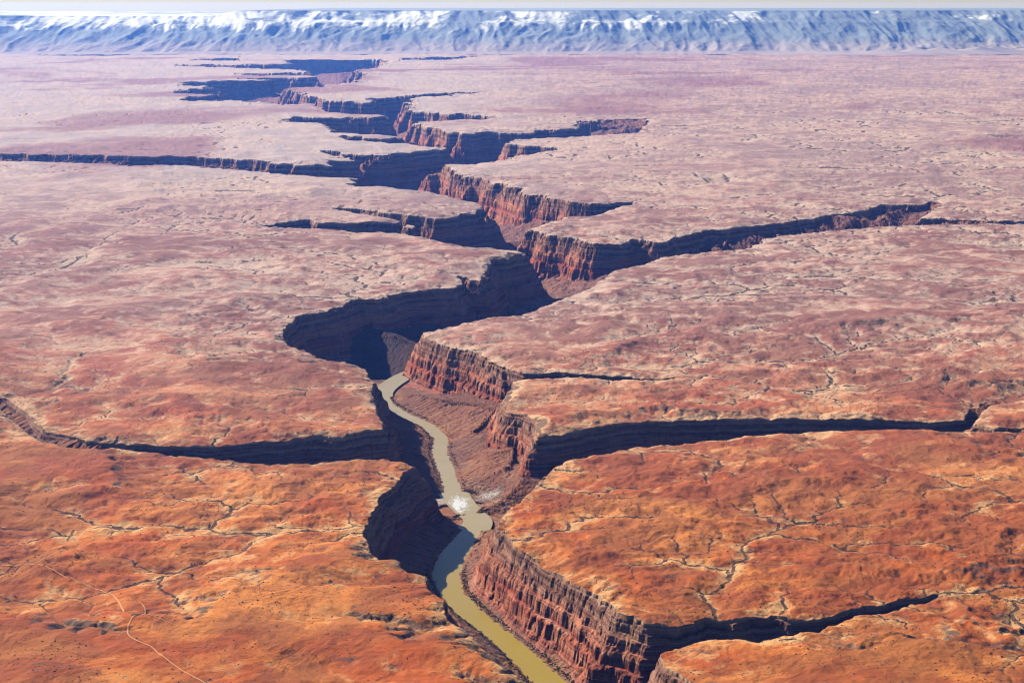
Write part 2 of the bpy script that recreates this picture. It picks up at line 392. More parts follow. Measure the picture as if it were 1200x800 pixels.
# ------------------------------------------------------------------ terrain mesh (finer where the ground is near or steep)
FR = 1624.0
ys = [250.0]
while ys[-1] < 2300: ys.append(ys[-1] + 70)
while ys[-1] < 62000:
    D = ys[-1]; ys.append(D + min(700, max(3.2, 0.85 * (D * D + CAM_H ** 2) / (CAM_H * FR))))
ys = np.array(ys)
core = np.arange(-0.385, 0.3851, 0.95 / FR)
m = np.cumsum(np.geomspace(0.002, 0.12, 26)) + core[-1]
ts = np.concatenate([-m[::-1], core, m])
R, Cn = len(ys), len(ts)
X = (ys[:, None] * ts[None, :]); Y = np.repeat(ys[:, None], Cn, 1)
BZ = ground(X.ravel(), Y.ravel())
inner = (BZ[1] > -14).reshape(R, Cn) & (Y > 2300) & (np.abs(ts)[None, :] < 0.40)
Fg = inner[:-1, :-1] | inner[1:, :-1] | inner[:-1, 1:] | inner[1:, 1:]
P = Fg.copy(); P[1:] |= Fg[:-1]; P[:-1] |= Fg[1:]; P[:, 1:] |= Fg[:, :-1]; P[:, :-1] |= Fg[:, 1:]; Fg = P
RA, RB = 6, 2
ci, cj = np.nonzero(Fg)
KJ = Cn * RB + 5
p, q = np.meshgrid(np.arange(RA + 1), np.arange(RB + 1), indexing='ij')
keys = ((ci[:, None, None] * RA + p) * KJ + (cj[:, None, None] * RB + q))       # cell x 7 x 3
uk, inv = np.unique(keys.ravel(), return_inverse=True)
I, J = uk // KJ, uk % KJ
i, pi_, j, qj = I // RA, I % RA, J // RB, J % RB
i1 = np.minimum(i + 1, R - 1); j1 = np.minimum(j + 1, Cn - 1)
fy = ys[i] + (ys[i1] - ys[i]) * pi_ / RA
ft = ts[j] + (ts[j1] - ts[j]) * qj / RB
fx = fy * ft
FZ = list(ground(fx, fy))
# stitch the fine cells to the coarse ones
base_z = BZ[0].reshape(R, Cn)
Fp = np.zeros((R + 1, Cn + 1), bool); Fp[1:R, 1:Cn] = Fg
def cell(a, b): return Fp[a + 1, b + 1]
onrow = (pi_ == 0) & (qj != 0); oncol = (qj == 0) & (pi_ != 0)
sr = onrow & ~(cell(i - 1, j) & cell(i, j)); sc_ = oncol & ~(cell(i, j - 1) & cell(i, j))
tq = qj / RB; tp = pi_ / RA
FZ[0] = np.where(sr, base_z[i, j] * (1 - tq) + base_z[i, j1] * tq, FZ[0])
FZ[0] = np.where(sc_, base_z[i, j] * (1 - tp) + base_z[i1, j] * tp, FZ[0])
corner = (pi_ == 0) & (qj == 0)
nb = R * Cn
vid = np.empty(len(uk), np.int64); vid[corner] = (i * Cn + j)[corner]
nf = int((~corner).sum()); vid[~corner] = nb + np.arange(nf)
co = np.empty((nb + nf, 3), F32)
co[:nb, 0] = X.ravel(); co[:nb, 1] = Y.ravel(); co[:nb, 2] = BZ[0]
co[nb:, 0] = fx[~corner]; co[nb:, 1] = fy[~corner]; co[nb:, 2] = FZ[0][~corner]
att = {}
for k, nm in ((1, 'rim'), (2, 'gully'), (3, 'crest'), (4, 'drop'), (5, 'talus'), (6, 'steep'), (7, 'arc'), (8, 'bare')):
    att[nm] = np.concatenate([BZ[k], FZ[k][~corner]]).astype(F32)
gi, gj = np.nonzero(~Fg)
a = gi * Cn + gj
quads = np.stack([a, a + 1, a + Cn + 1, a + Cn], 1)
V = vid[inv].reshape(-1, RA + 1, RB + 1)
fq = np.stack([V[:, :-1, :-1], V[:, :-1, 1:], V[:, 1:, 1:], V[:, 1:, :-1]], -1).reshape(-1, 4)
quads = np.concatenate([quads, fq])

def mesh_obj(name, co, quads, mat, attrs=None, smooth_=True, kind=None, n=4):
    used, inv = np.unique(quads.ravel(), return_inverse=True)
    me = bpy.data.meshes.new(name)
    me.vertices.add(len(used)); me.vertices.foreach_set('co', np.ascontiguousarray(co[used], dtype=F32).ravel())
    me.loops.add(len(inv)); me.loops.foreach_set('vertex_index', inv.astype(np.int32).ravel())
    nq = len(quads)
    me.polygons.add(nq); me.polygons.foreach_set('loop_start', np.arange(0, nq * n, n, dtype=np.int32))
    me.polygons.foreach_set('use_smooth', np.full(nq, smooth_))
    me.materials.append(mat)
    for k, v in (attrs or {}).items():
        at_ = me.attributes.new(k, 'FLOAT', 'POINT'); at_.data.foreach_set('value', np.ascontiguousarray(v[used], dtype=F32))
    me.update(calc_edges=True)
    o = bpy.data.objects.new(name, me); bpy.context.scene.collection.objects.link(o)
    if kind: o['kind'] = kind
    return o

# ------------------------------------------------------------------ materials
class NT:
    def __init__(s, name):
        s.m = bpy.data.materials.new(name); s.m.use_nodes = True; s.t = s.m.node_tree; s.n = s.t.nodes; s.l = s.t.links
        s.b = s.n['Principled BSDF']; s.b.inputs['Roughness'].default_value = 0.95
        s.b.inputs['Specular IOR Level'].default_value = 0.1
        s.pos = s.n.new('ShaderNodeNewGeometry').outputs['Position']
    def put(s, sock, v):
        if isinstance(v, bpy.types.NodeSocket): s.l.new(v, sock)
        else: sock.default_value = v
    def attr(s, nm):
        a = s.n.new('ShaderNodeAttribute'); a.attribute_name = nm; return a.outputs['Fac']
    def math(s, op, a, b=0.0, c=0.0, clamp=False):
        x = s.n.new('ShaderNodeMath'); x.operation = op; x.use_clamp = clamp
        for k, v in enumerate((a, b, c)): s.put(x.inputs[k], v)
        return x.outputs[0]
    def ss(s, v, lo, hi, a=0.0, b=1.0):
        x = s.n.new('ShaderNodeMapRange'); x.interpolation_type = 'SMOOTHSTEP'
        for k, q in enumerate((v, lo, hi, a, b)): s.put(x.inputs[k], q)
        return x.outputs[0]
    def vec(s, sx, sy, sz, src=None):
        x = s.n.new('ShaderNodeVectorMath'); x.operation = 'MULTIPLY'; s.put(x.inputs[0], src or s.pos); x.inputs[1].default_value = (sx, sy, sz); return x.outputs[0]
    def noise(s, wl, det=4, rough=0.55, v=None, dist=0.0, sc=(1, 1, 1)):
        x = s.n.new('ShaderNodeTexNoise'); s.put(x.inputs['Vector'], v or s.vec(sc[0] / wl, sc[1] / wl, sc[2] / wl))
        x.inputs['Scale'].default_value = 1; x.inputs['Detail'].default_value = det; x.inputs['Roughness'].default_value = rough
        x.inputs['Distortion'].default_value = dist
        return x.outputs['Fac']
    def mix(s, f, a, b, mode='MIX'):
        x = s.n.new('ShaderNodeMix'); x.data_type = 'RGBA'; x.blend_type = mode
        s.put(x.inputs[0], f)
        for k, v in ((6, a), (7, b)): s.put(x.inputs[k], v if isinstance(v, bpy.types.NodeSocket) else (*v, 1))
        return x.outputs[2]
    def ramp(s, f, stops, mode='LINEAR'):
        x = s.n.new('ShaderNodeValToRGB'); x.color_ramp.interpolation = mode; e = x.color_ramp.elements
        while len(e) < len(stops): e.new(0.5)
        for k, (p, c) in enumerate(stops): e[k].position = p; e[k].color = (*c, 1)
        s.put(x.inputs[0], f); return x.outputs[0]
    def bump(s, h, dist, strength=1.0, prev=None):
        x = s.n.new('ShaderNodeBump'); s.put(x.inputs['Height'], h); x.inputs['Distance'].default_value = dist; x.inputs['Strength'].default_value = strength
        if prev is not None: s.put(x.inputs['Normal'], prev)
        return x.outputs[0]
    def done(s, col, nrm=None):
        s.put(s.b.inputs['Base Color'], col)
        if nrm is not None: s.put(s.b.inputs['Normal'], nrm)
        return s.m

def plateau_mat():
    n = NT('desert_soil')
    sep = n.n.new('ShaderNodeSeparateXYZ'); n.l.new(n.pos, sep.inputs[0]); yy = sep.outputs[1]
    far = n.ss(yy, 4000, 8000)                       # base colours turn pinker up country
    big = n.noise(2100, 4, 0.55, dist=0.6)
    mid = n.noise(420, 5, 0.6, dist=0.8, sc=(0.9, 1.1, 1))
    fine = n.noise(60, 6, 0.65)
    vf = n.noise(9, 4, 0.7)
    streak = n.noise(240, 6, 0.65, dist=1.0)
    left = n.ss(sep.outputs[0], 1500, -1500)
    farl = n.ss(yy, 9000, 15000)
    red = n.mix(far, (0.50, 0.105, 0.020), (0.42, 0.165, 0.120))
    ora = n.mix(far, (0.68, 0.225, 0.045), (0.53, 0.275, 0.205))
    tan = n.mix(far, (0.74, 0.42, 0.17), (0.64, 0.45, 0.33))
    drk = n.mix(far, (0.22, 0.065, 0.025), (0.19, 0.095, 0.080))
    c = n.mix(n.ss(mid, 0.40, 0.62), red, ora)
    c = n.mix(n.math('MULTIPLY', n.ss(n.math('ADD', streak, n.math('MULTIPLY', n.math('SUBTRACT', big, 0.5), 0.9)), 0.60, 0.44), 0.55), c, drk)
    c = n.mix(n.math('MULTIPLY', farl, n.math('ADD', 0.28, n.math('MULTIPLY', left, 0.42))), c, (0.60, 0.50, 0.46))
    cr = n.attr('crest'); g = n.attr('gully'); bare = n.attr('bare'); steep = n.attr('steep')
    # smooth swells keep their red soil; pale rock shows where the washes have cut
    t = n.math('ADD', n.math('MULTIPLY', n.math('SUBTRACT', big, 0.5), 1.6), n.math('MULTIPLY', n.math('SUBTRACT', fine, 0.5), 2.6))
    t = n.math('ADD', t, n.math('MULTIPLY', n.math('SUBTRACT', streak, 0.5), 3.0))
    t = n.math('ADD', t, n.math('MULTIPLY', n.math('SUBTRACT', bare, 0.07), 5.0))
    t = n.math('ADD', t, n.math('MULTIPLY', n.math('SUBTRACT', steep, 0.12), 2.2))
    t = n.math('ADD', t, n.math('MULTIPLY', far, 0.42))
    rim = n.attr('rim')
    t = n.math('ADD', t, n.math('MULTIPLY', n.ss(n.math('ADD', rim, n.math('MULTIPLY', mid, 130)), -30, 60), 0.5))
    c = n.mix(n.math('MULTIPLY', n.ss(t, 0.0, 1.0), 0.85), c, tan)
    # gullies: dark rock, brush and painted shadow along the beds
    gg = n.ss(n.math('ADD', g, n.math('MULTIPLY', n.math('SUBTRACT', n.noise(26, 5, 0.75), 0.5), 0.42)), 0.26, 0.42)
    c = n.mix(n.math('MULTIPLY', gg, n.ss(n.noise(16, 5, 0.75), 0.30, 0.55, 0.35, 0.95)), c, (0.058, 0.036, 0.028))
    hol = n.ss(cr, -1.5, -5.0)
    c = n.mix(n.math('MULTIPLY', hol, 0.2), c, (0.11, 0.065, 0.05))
    stp = n.math('ADD', n.attr('steep'), n.math('MULTIPLY', n.math('SUBTRACT', n.noise(38, 7, 0.75, dist=0.8), 0.5), 0.75))
    c = n.mix(n.math('MULTIPLY', n.ss(stp, 0.30, 0.42), 0.85), c, n.mix(n.noise(11, 3, 0.7), (0.055, 0.034, 0.028), (0.20, 0.115, 0.075)))
    # outcrops of dark ledge rock
    led = n.ss(n.noise(110, 7, 0.72, dist=1.5, sc=(0.8, 1.0, 1)), 0.60, 0.65)
    c = n.mix(n.math('MULTIPLY', led, 0.75), c, (0.12, 0.075, 0.06))
    c = n.mix(n.math('MULTIPLY', n.ss(vf, 0.55, 0.66), 0.6), c, n.mix(0.55, drk, (0.09, 0.06, 0.045)))
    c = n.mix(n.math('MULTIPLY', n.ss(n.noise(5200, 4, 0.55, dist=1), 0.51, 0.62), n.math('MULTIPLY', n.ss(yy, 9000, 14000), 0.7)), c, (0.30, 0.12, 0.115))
    h = n.math('ADD', n.math('MULTIPLY', n.noise(34, 7, 0.68), 5.0), n.math('MULTIPLY', n.noise(140, 5, 0.6, dist=1.0), 10.0))
    return n.done(c, n.bump(h, 1.2, 1.0))

def wall_mat():
    n = NT('layered_canyon_rock')
    dr = n.attr('drop')
    v = n.vec(1 / 300, 1 / 300, 1 / 60)
    wob = n.math('MULTIPLY', n.math('SUBTRACT', n.noise(1, 3, 0.5, v=v), 0.5), 16)
    q = n.math('DIVIDE', n.math('ADD', dr, wob), 230.0)
    base = n.ramp(q, [(0.0, (0.56, 0.36, 0.21)), (0.05, (0.40, 0.19, 0.11)), (0.11, (0.19, 0.080, 0.05)), (0.17, (0.50, 0.25, 0.14)), (0.23, (0.21, 0.075, 0.045)), (0.30, (0.52, 0.22, 0.12)),
        (0.38, (0.52, 0.155, 0.075)), (0.47, (0.58, 0.22, 0.11)), (0.56, (0.36, 0.080, 0.040)), (0.66, (0.52, 0.125, 0.055)), (0.78, (0.60, 0.19, 0.09)), (0.90, (0.46, 0.12, 0.06)), (1.0, (0.38, 0.16, 0.10))])
    # thin bedding
    sep = n.n.new('ShaderNodeSeparateXYZ'); n.l.new(n.pos, sep.inputs[0])
    bed = n.noise(1, 6, 0.75, v=n.vec(1 / 380, 1 / 380, 1 / 12), dist=0.3)
    c = n.mix(n.math('MULTIPLY', n.ss(bed, 0.53, 0.60), 0.65), base, (0.10, 0.045, 0.032))
    c = n.mix(n.math('MULTIPLY', n.ss(bed, 0.44, 0.34), 0.35), c, (0.58, 0.36, 0.24))
    bd2 = n.noise(1, 4, 0.7, v=n.vec(1 / 500, 1 / 500, 1 / 5.5), dist=0.2)
    c = n.mix(n.math('MULTIPLY', n.ss(bd2, 0.50, 0.58), 0.45), c, (0.12, 0.05, 0.033))
    c = n.mix(n.math('MULTIPLY', n.ss(bd2, 0.44, 0.38), 0.35), c, (0.70, 0.42, 0.25))
    # vertical stains and pale fractures
    st = n.noise(1, 6, 0.7, v=n.vec(1 / 17, 1 / 17, 1 / 60), dist=0.7)
    c = n.mix(n.math('MULTIPLY', n.ss(st, 0.58, 0.70), 0.35), c, (0.11, 0.04, 0.028))
    c = n.mix(n.math('MULTIPLY', n.ss(st, 0.42, 0.32), 0.3), c, (0.66, 0.38, 0.23))
    pat = n.noise(150, 4, 0.6)
    c = n.mix(n.math('MULTIPLY', n.ss(pat, 0.55, 0.68), 0.4), c, (0.60, 0.30, 0.15))
    h = n.math('ADD', n.math('MULTIPLY', n.noise(14, 7, 0.7), 4.5), n.math('MULTIPLY', bed, 3.0))
    return n.done(c, n.bump(h, 1.0, 1.0))

def talus_mat():
    n = NT('rubble_slope')
    a = n.noise(90, 5, 0.6); b = n.noise(7, 5, 0.75)
    dr = n.attr('drop')
    c = n.mix(n.ss(a, 0.38, 0.62), (0.36, 0.125, 0.055), (0.42, 0.20, 0.095))
    c = n.mix(n.math('MULTIPLY', n.ss(n.noise(420, 3, 0.5), 0.47, 0.58), 0.65), c, (0.13, 0.085, 0.075))
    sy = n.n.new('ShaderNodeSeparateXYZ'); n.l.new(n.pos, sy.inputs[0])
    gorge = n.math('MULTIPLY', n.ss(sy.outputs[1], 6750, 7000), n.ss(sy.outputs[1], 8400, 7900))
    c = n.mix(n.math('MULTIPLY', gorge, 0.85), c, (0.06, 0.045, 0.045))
    cb = n.n.new('ShaderNodeCombineXYZ'); n.put(cb.inputs[0], n.math('DIVIDE', n.attr('arc'), 9.0)); n.put(cb.inputs[1], n.math('DIVIDE', dr, 45.0))
    sk = n.noise(1, 6, 0.7, v=cb.outputs[0], dist=0.4)
    c = n.mix(n.math('MULTIPLY', n.ss(sk, 0.50, 0.60), 0.8), c, (0.085, 0.042, 0.032))
    c = n.mix(n.math('MULTIPLY', n.math('MULTIPLY', n.ss(sk, 0.46, 0.36), n.math('SUBTRACT', 1.0, gorge)), 0.6), c, (0.60, 0.33, 0.18))
    c = n.mix(n.math('MULTIPLY', n.ss(dr, 290, 150, 0.0, 0.35), n.math('SUBTRACT', 1.0, gorge)), c, (0.40, 0.15, 0.085))
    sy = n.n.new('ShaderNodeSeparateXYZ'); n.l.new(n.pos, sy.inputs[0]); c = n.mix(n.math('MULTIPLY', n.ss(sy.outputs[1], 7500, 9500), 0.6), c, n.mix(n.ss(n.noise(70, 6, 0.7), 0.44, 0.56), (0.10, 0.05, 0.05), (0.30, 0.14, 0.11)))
    c = n.mix(n.math('MULTIPLY', n.ss(b, 0.54, 0.66), 0.6), c, (0.060, 0.038, 0.034))
    c = n.mix(n.math('MULTIPLY', n.ss(b, 0.42, 0.32), 0.4), c, (0.52, 0.34, 0.24))
    c = n.mix(n.math('MULTIPLY', n.ss(n.math('ADD', dr, n.math('MULTIPLY', a, 8)), 293, 301), 0.8), c, (0.045, 0.047, 0.030))
    return n.done(c, n.bump(n.noise(11, 7, 0.75), 6.0, 1.0))

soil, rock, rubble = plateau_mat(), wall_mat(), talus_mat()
rq = att['rim'][quads].mean(1); tq_ = att['talus'][quads].mean(1); dq_ = att['drop'][quads].max(1)
isw = (rq > 0.0) & (dq_ > 1.5); ist = isw & (tq_ > 0.5)
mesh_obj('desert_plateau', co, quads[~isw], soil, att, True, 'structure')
mesh_obj('canyon_wall', co, quads[isw & ~ist], rock, att, True, 'structure')
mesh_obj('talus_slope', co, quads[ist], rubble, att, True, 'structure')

# ------------------------------------------------------------------ river, rapids
def catmull(pts, step):
    P_ = np.array(pts, float); out = []
    P_ = np.vstack([2 * P_[0] - P_[1], P_, 2 * P_[-1] - P_[-2]])
    for k in range(1, len(P_) - 2):
        p0, p1, p2, p3 = P_[k - 1:k + 3]; nn = max(2, int(np.hypot(*(p2 - p1)[:2]) / step))
        for t in np.arange(nn) / nn:
            out.append(0.5 * (2 * p1 + (p2 - p0) * t + (2 * p0 - 5 * p1 + 4 * p2 - p3) * t * t + (3 * p1 - p0 - 3 * p2 + p3) * t ** 3))
    out.append(P_[-2]); return np.array(out)
def ribbon(pts, width_fn, across, zfn):
    t = np.gradient(pts[:, :2], axis=0); t /= np.linalg.norm(t, axis=1)[:, None] + 1e-9
    nrm = np.stack([-t[:, 1], t[:, 0]], 1); w = width_fn(pts)
    u = np.linspace(-1, 1, across)
    xy = pts[:, None, :2] + nrm[:, None] * (w[:, None] * u[None])[..., None]
    c = np.concatenate([xy, np.zeros((*xy.shape[:2], 1))], 2).reshape(-1, 3)
    c[:, 2] = zfn(c[:, 0], c[:, 1])
    nR = len(pts); a = (np.arange(nR - 1)[:, None] * across + np.arange(across - 1)[None]).ravel()
    return c, np.stack([a, a + 1, a + across + 1, a + across], 1)
def water_mat():
    n = NT('muddy_river_water')
    n.b.inputs['Specular IOR Level'].default_value = 0.2; n.b.inputs['Roughness'].default_value = 0.2
    sep = n.n.new('ShaderNodeSeparateXYZ'); n.l.new(n.pos, sep.inputs[0])
    c = n.mix(n.noise(160, 4, 0.6), (0.40, 0.26, 0.03), (0.44, 0.31, 0.07))
    c = n.mix(n.ss(sep.outputs[1], 4300, 5000), c, n.mix(n.noise(90, 4, 0.6), (0.42, 0.31, 0.13), (0.50, 0.39, 0.20)))
    return n.done(c, n.bump(n.noise(9, 6, 0.75), 0.9, 0.8))
rp = catmull([(x, y, w) for x, y, w in _riv], 12)
rp = rp[rp[:, 1] < _riv[3][1]]
c_, q_ = ribbon(rp, lambda p: p[:, 2] * 0.72 + 22, 9, lambda x, y: RIVER_Z + 0 * x)
mesh_obj('river', c_, q_, water_mat(), None, True, 'structure')
def foam_mat(cx, cy):
    n = NT('white_water'); n.b.inputs['Roughness'].default_value = 0.2; n.b.inputs['Specular IOR Level'].default_value = 0.2
    sep = n.n.new('ShaderNodeSeparateXYZ'); n.l.new(n.pos, sep.inputs[0])
    ax = n.math('DIVIDE', n.math('SUBTRACT', sep.outputs[0], cx), 52.0); ay = n.math('DIVIDE', n.math('SUBTRACT', sep.outputs[1], cy), 150.0)
    r = n.math('SQRT', n.math('ADD', n.math('MULTIPLY', ax, ax), n.math('MULTIPLY', ay, ay)))
    k = n.math('ADD', n.math('SUBTRACT', 0.85, r), n.math('MULTIPLY', n.math('SUBTRACT', n.noise(22, 6, 0.7, sc=(1.5, 0.6, 1)), 0.5), 2.2))
    c = n.mix(n.noise(90, 4, 0.6), (0.42, 0.31, 0.13), (0.50, 0.39, 0.20))
    return n.done(n.mix(n.ss(k, 0.05, 0.75), c, (0.88, 0.85, 0.78)), n.bump(n.math('MULTIPLY', n.noise(6, 5, 0.7), n.ss(k, 0.0, 0.6)), 1.2, 1.0))
cx, cy = at(537, 591, RIVER_Z)
fp = rp[(rp[:, 1] > cy - 210) & (rp[:, 1] < cy + 230)]
c_, q_ = ribbon(fp, lambda p: p[:, 2] * 0.9 + 6, 24, lambda x, y: RIVER_Z + 0.15 + 1.2 * np.clip(1 - np.hypot((x - cx) / 62, (y - cy) / 105), 0, 1) * np.abs(fbm(x.astype(F32), y.astype(F32), 22, 3, 91)))
mesh_obj('rapids', c_, q_, foam_mat(cx, cy), None, True, 'structure')
# gravel bars washed out of the side gulches at the rapids
def gravel_bar(px, py, rx, ry, seed):
    bx, by = at(px, py, RIVER_Z)
    gx, gy = np.meshgrid(np.arange(-rx, rx, 1.5), np.arange(-ry, ry, 2.2)); X_, Y_ = (bx + gx).ravel().astype(F32), (by + gy).ravel().astype(F32)
    k = 0.8 - np.hypot(gx / rx, gy / ry).ravel() + 0.7 * fbm(X_, Y_, 35, 5, seed, 0.6)
    Z_ = np.maximum(ground(X_, Y_)[0], RIVER_Z - 1) + 0.2 + 0.8 * np.clip(k, 0, 1)
    nR, nC = gx.shape; a = (np.arange(nR - 1)[:, None] * nC + np.arange(nC - 1)[None]).ravel()
    q = np.stack([a, a + 1, a + nC + 1, a + nC], 1); q = q[k[q].mean(1) > 0.05]
    g = NT('pale_gravel'); m_ = g.done(g.mix(g.ss(g.attr('pale'), 0.7, 0.1), g.mix(g.ss(g.noise(7, 5, 0.75), 0.40, 0.60), (0.26, 0.19, 0.15), (0.60, 0.50, 0.40)), (0.20, 0.10, 0.07)), g.bump(g.noise(6, 5, 0.7), 2.0))
    mesh_obj('gravel_bar', np.stack([X_, Y_, Z_], 1), q, m_, {'pale': k}, True, 'structure')
gravel_bar(574, 583, 80, 85, 301); gravel_bar(516, 586, 50, 80, 302)

# ------------------------------------------------------------------ dirt road and tracks
def height(x, y): return ground(np.asarray(x, float).ravel(), np.asarray(y, float).ravel())[0]
def road_mat():
    n = NT('pale_dirt'); return n.done(n.mix(n.noise(15, 4, 0.7), (0.62, 0.25, 0.08), (0.74, 0.36, 0.15)))
rm = road_mat()
ROADS = [([(-40,655),(0,656),(32,657),(60,664),(95,675),(120,682),(133,690),(142,705),(150,720)], 2.0),
         ([(150,720),(162,722),(170,714),(166,704),(158,700)], 1.6),
         ([(162,722),(152,732),(150,745),(160,754),(178,761),(190,772),(215,787),(250,805),(300,830)], 2.0),
         ([(32,657),(60,646),(85,635),(103,626),(108,620),(90,610)], 1.3),
         ([(160,722),(190,730),(215,738)], 0.9), ([(590,395),(640,440),(600,420)], 0.01)]
rc, rq_, off = [], [], 0
for pl, hw in ROADS[:-1]:
    pp = catmull([at(*p) for p in pl], 7)
    c2, q2 = ribbon(pp, lambda p: np.full(len(p), hw) * (0.85 + 0.3 * np.abs(gn(p[:, 0].astype(F32) / 40, p[:, 1].astype(F32) / 40, 3))), 4, lambda x, y: height(x, y) + 1.1)
    rc.append(c2); rq_.append(q2 + off); off += len(c2)
mesh_obj('dirt_road', np.concatenate(rc), np.concatenate(rq_), rm, None, True, 'structure')

# ------------------------------------------------------------------ desert scrub and boulders
rng = np.random.RandomState(3)
def lump(n_, sub_seed):
    """unit blob, squashed octahedron with 14 faces"""
    v = np.array([(1,0,0),(0,1,0),(-1,0,0),(0,-1,0),(0.6,0.6,0.75),(-0.6,0.6,0.7),(-0.6,-0.6,0.75),(0.6,-0.6,0.65),(0,0,1.0)], float)
    f = np.array([(0,1,4),(1,2,5),(2,3,6),(3,0,7),(1,5,4),(2,6,5),(3,7,6),(0,4,7),(4,5,8),(5,6,8),(6,7,8),(7,4,8)])
    return v, f
def scatter(name, x, y, r, flat, mat, lift=0.0):
    z = height(x, y); v, f = lump(0, 0); k = len(x)
    jit = 1 + 0.25 * rng.randn(k, len(v), 1)
    c = v[None] * jit * r[:, None, None]; c[..., 2] *= flat
    c += np.stack([x, y, z - 0.15 * r + lift], 1)[:, None]
    q = (f[None] + (np.arange(k) * len(v))[:, None, None]).reshape(-1, 3)
    return mesh_obj(name, c.reshape(-1, 3), q, mat, None, False, 'stuff', 3)
def sc_pts(k, y0, y1):
    y = np.sqrt(rng.rand(k) * (y1 ** 2 - y0 ** 2) + y0 ** 2); x = (rng.rand(k) * 2 - 1) * 0.36 * y; return x, y
x, y = sc_pts(150000, 3050, 6800)
_, d_, g_, c2_, dr_ = ground(x, y)[:5]
pr = 0.10 + 0.9 * sstep(0.0, 0.4, fbm(x.astype(F32), y.astype(F32), 260, 4, 95)) + 1.2 * g_ + 0.8 * sstep(900, 1500, x) * sstep(4200, 3500, y)
keep = (d_ < -8) & (rng.rand(len(x)) < pr * 0.45)
x, y = x[keep], y[keep]
sm = NT('dry_scrub'); scrub = sm.done(sm.mix(sm.noise(12, 2, 0.5), (0.055, 0.050, 0.030), (0.115, 0.085, 0.05)))
scatter('desert_scrub', x, y, 1.0 + 1.6 * rng.rand(len(x)) ** 2, 0.7, scrub)
t_ = rng.randint(0, len(rp), 60000); sd_ = np.where(rng.rand(60000) < 0.5, -1, 1)
nrm_ = np.gradient(rp[:, :2], axis=0); nrm_ /= np.linalg.norm(nrm_, axis=1)[:, None]
off_ = (rp[t_, 2] + 30 * rng.rand(60000)) * sd_
x = rp[t_, 0] - nrm_[t_, 1] * off_ + 4 * rng.randn(60000); y = rp[t_, 1] + nrm_[t_, 0] * off_ + 4 * rng.randn(60000)
z_ = height(x, y); keep = (z_ > RIVER_Z + 0.3) & (z_ < RIVER_Z + 5.5) & (rng.rand(60000) < 0.5)
gm = NT('bank_willow'); scatter('riverside_brush', x[keep], y[keep], 1.0 + 1.3 * rng.rand(int(keep.sum())), 0.9, gm.done(gm.mix(gm.noise(20, 2, 0.5), (0.035, 0.042, 0.016), (0.07, 0.07, 0.03))))
x, y = sc_pts(900000, 3000, 8000)
sd_, T_, _ = sample_field(x.astype(F32), y.astype(F32))
pre = sd_ > 60; x, y = x[pre], y[pre]
z_, d_, _, _, dr_, ta_ = ground(x, y)[:6]
keep = (ta_ > 0.6) & (z_ > RIVER_Z + 1) & (rng.rand(len(x)) < 0.15)
x, y = x[keep], y[keep]
rb = NT('fallen_rock'); rbm = rb.done(rb.mix(rb.noise(40, 2, 0.5), (0.12, 0.07, 0.055), (0.34, 0.19, 0.13)))
scatter('talus_rubble', x, y, 0.9 + 2.2 * rng.rand(len(x)) ** 4, 0.8, rbm)

# ------------------------------------------------------------------ the snowy escarpment on the horizon
mt = np.linspace(-0.62, 0.62, 2100); my = np.concatenate([np.linspace(43500, 56500, 420), np.linspace(56800, 78000, 40)])
MX = (my[:, None] * 0 + 50000 * mt[None, :]).astype(F32); MY = np.repeat(my[:, None], len(mt), 1).astype(F32)
w1 = fbm(MX, MY, 5200, 3, 100) * 900
front = 47300 + 1700 * fbm(MX, MY * 0, 9000, 4, 101) - 1500 * sstep(-14000, -17500, MX) + 700 * sstep(6000, 16000, MX)
spur = 1 - np.abs(fbm(MX + w1 * 0.7, MY * 0.35, 2600, 4, 102, 0.55)) * 2.6
spur2 = 1 - np.abs(fbm(MX + w1 * 0.6, MY * 0.3, 900, 3, 105, 0.6)) * 2.6
u = (MY - front) / 5200 + 0.10 * spur + 0.035 * spur2 + 0.035 * fbm(MX, MY * 0.5, 800, 4, 109, 0.6)
top = 1215 - 165 * sstep(-8200, -9600, MX) + 10 * fbm(MX, MY, 3000, 3, 103)
prof = np.interp(u, [0, 0.16, 0.34, 0.55, 0.70, 0.78, 0.86, 0.93, 0.97, 1.0, 9], [0, 0.05, 0.22, 0.47, 0.69, 0.76, 0.855, 0.93, 0.985, 1, 1]).astype(F32)
val = np.abs(fbm(MX + w1, MY * 0.5, 1000, 4, 104, 0.55))
MZ = top * prof - (60 * val - 10) * sstep(0.03, 0.3, u) * sstep(1.02, 0.93, u) + 32 * (0.4 - np.abs(fbm(MX, MY * 0.6, 520, 4, 107, 0.6))) * sstep(0.05, 0.3, u) * sstep(1.0, 0.9, u)
foot = np.clip(0.42 - np.abs((MY - (front - 350)) / 2600), 0, 1) * 420 * sstep(6500, 13500, MX)
foot = foot * (0.45 + 0.75 * (1 - np.abs(gn((MX + (MY - front) * 0.8) / 950, MY / 3300, 108)) * 2))
MZ = np.maximum(MZ, foot)
MZ = np.where((u <= 0.0) & (foot <= 1), -40, MZ)
mc = np.stack([MX.ravel(), MY.ravel(), MZ.ravel()], 1)
nR, nC = MX.shape; a = (np.arange(nR - 1)[:, None] * nC + np.arange(nC - 1)[None]).ravel()
mq = np.stack([a, a + 1, a + nC + 1, a + nC], 1); mq = mq[MZ.ravel()[mq].max(1) > -30]
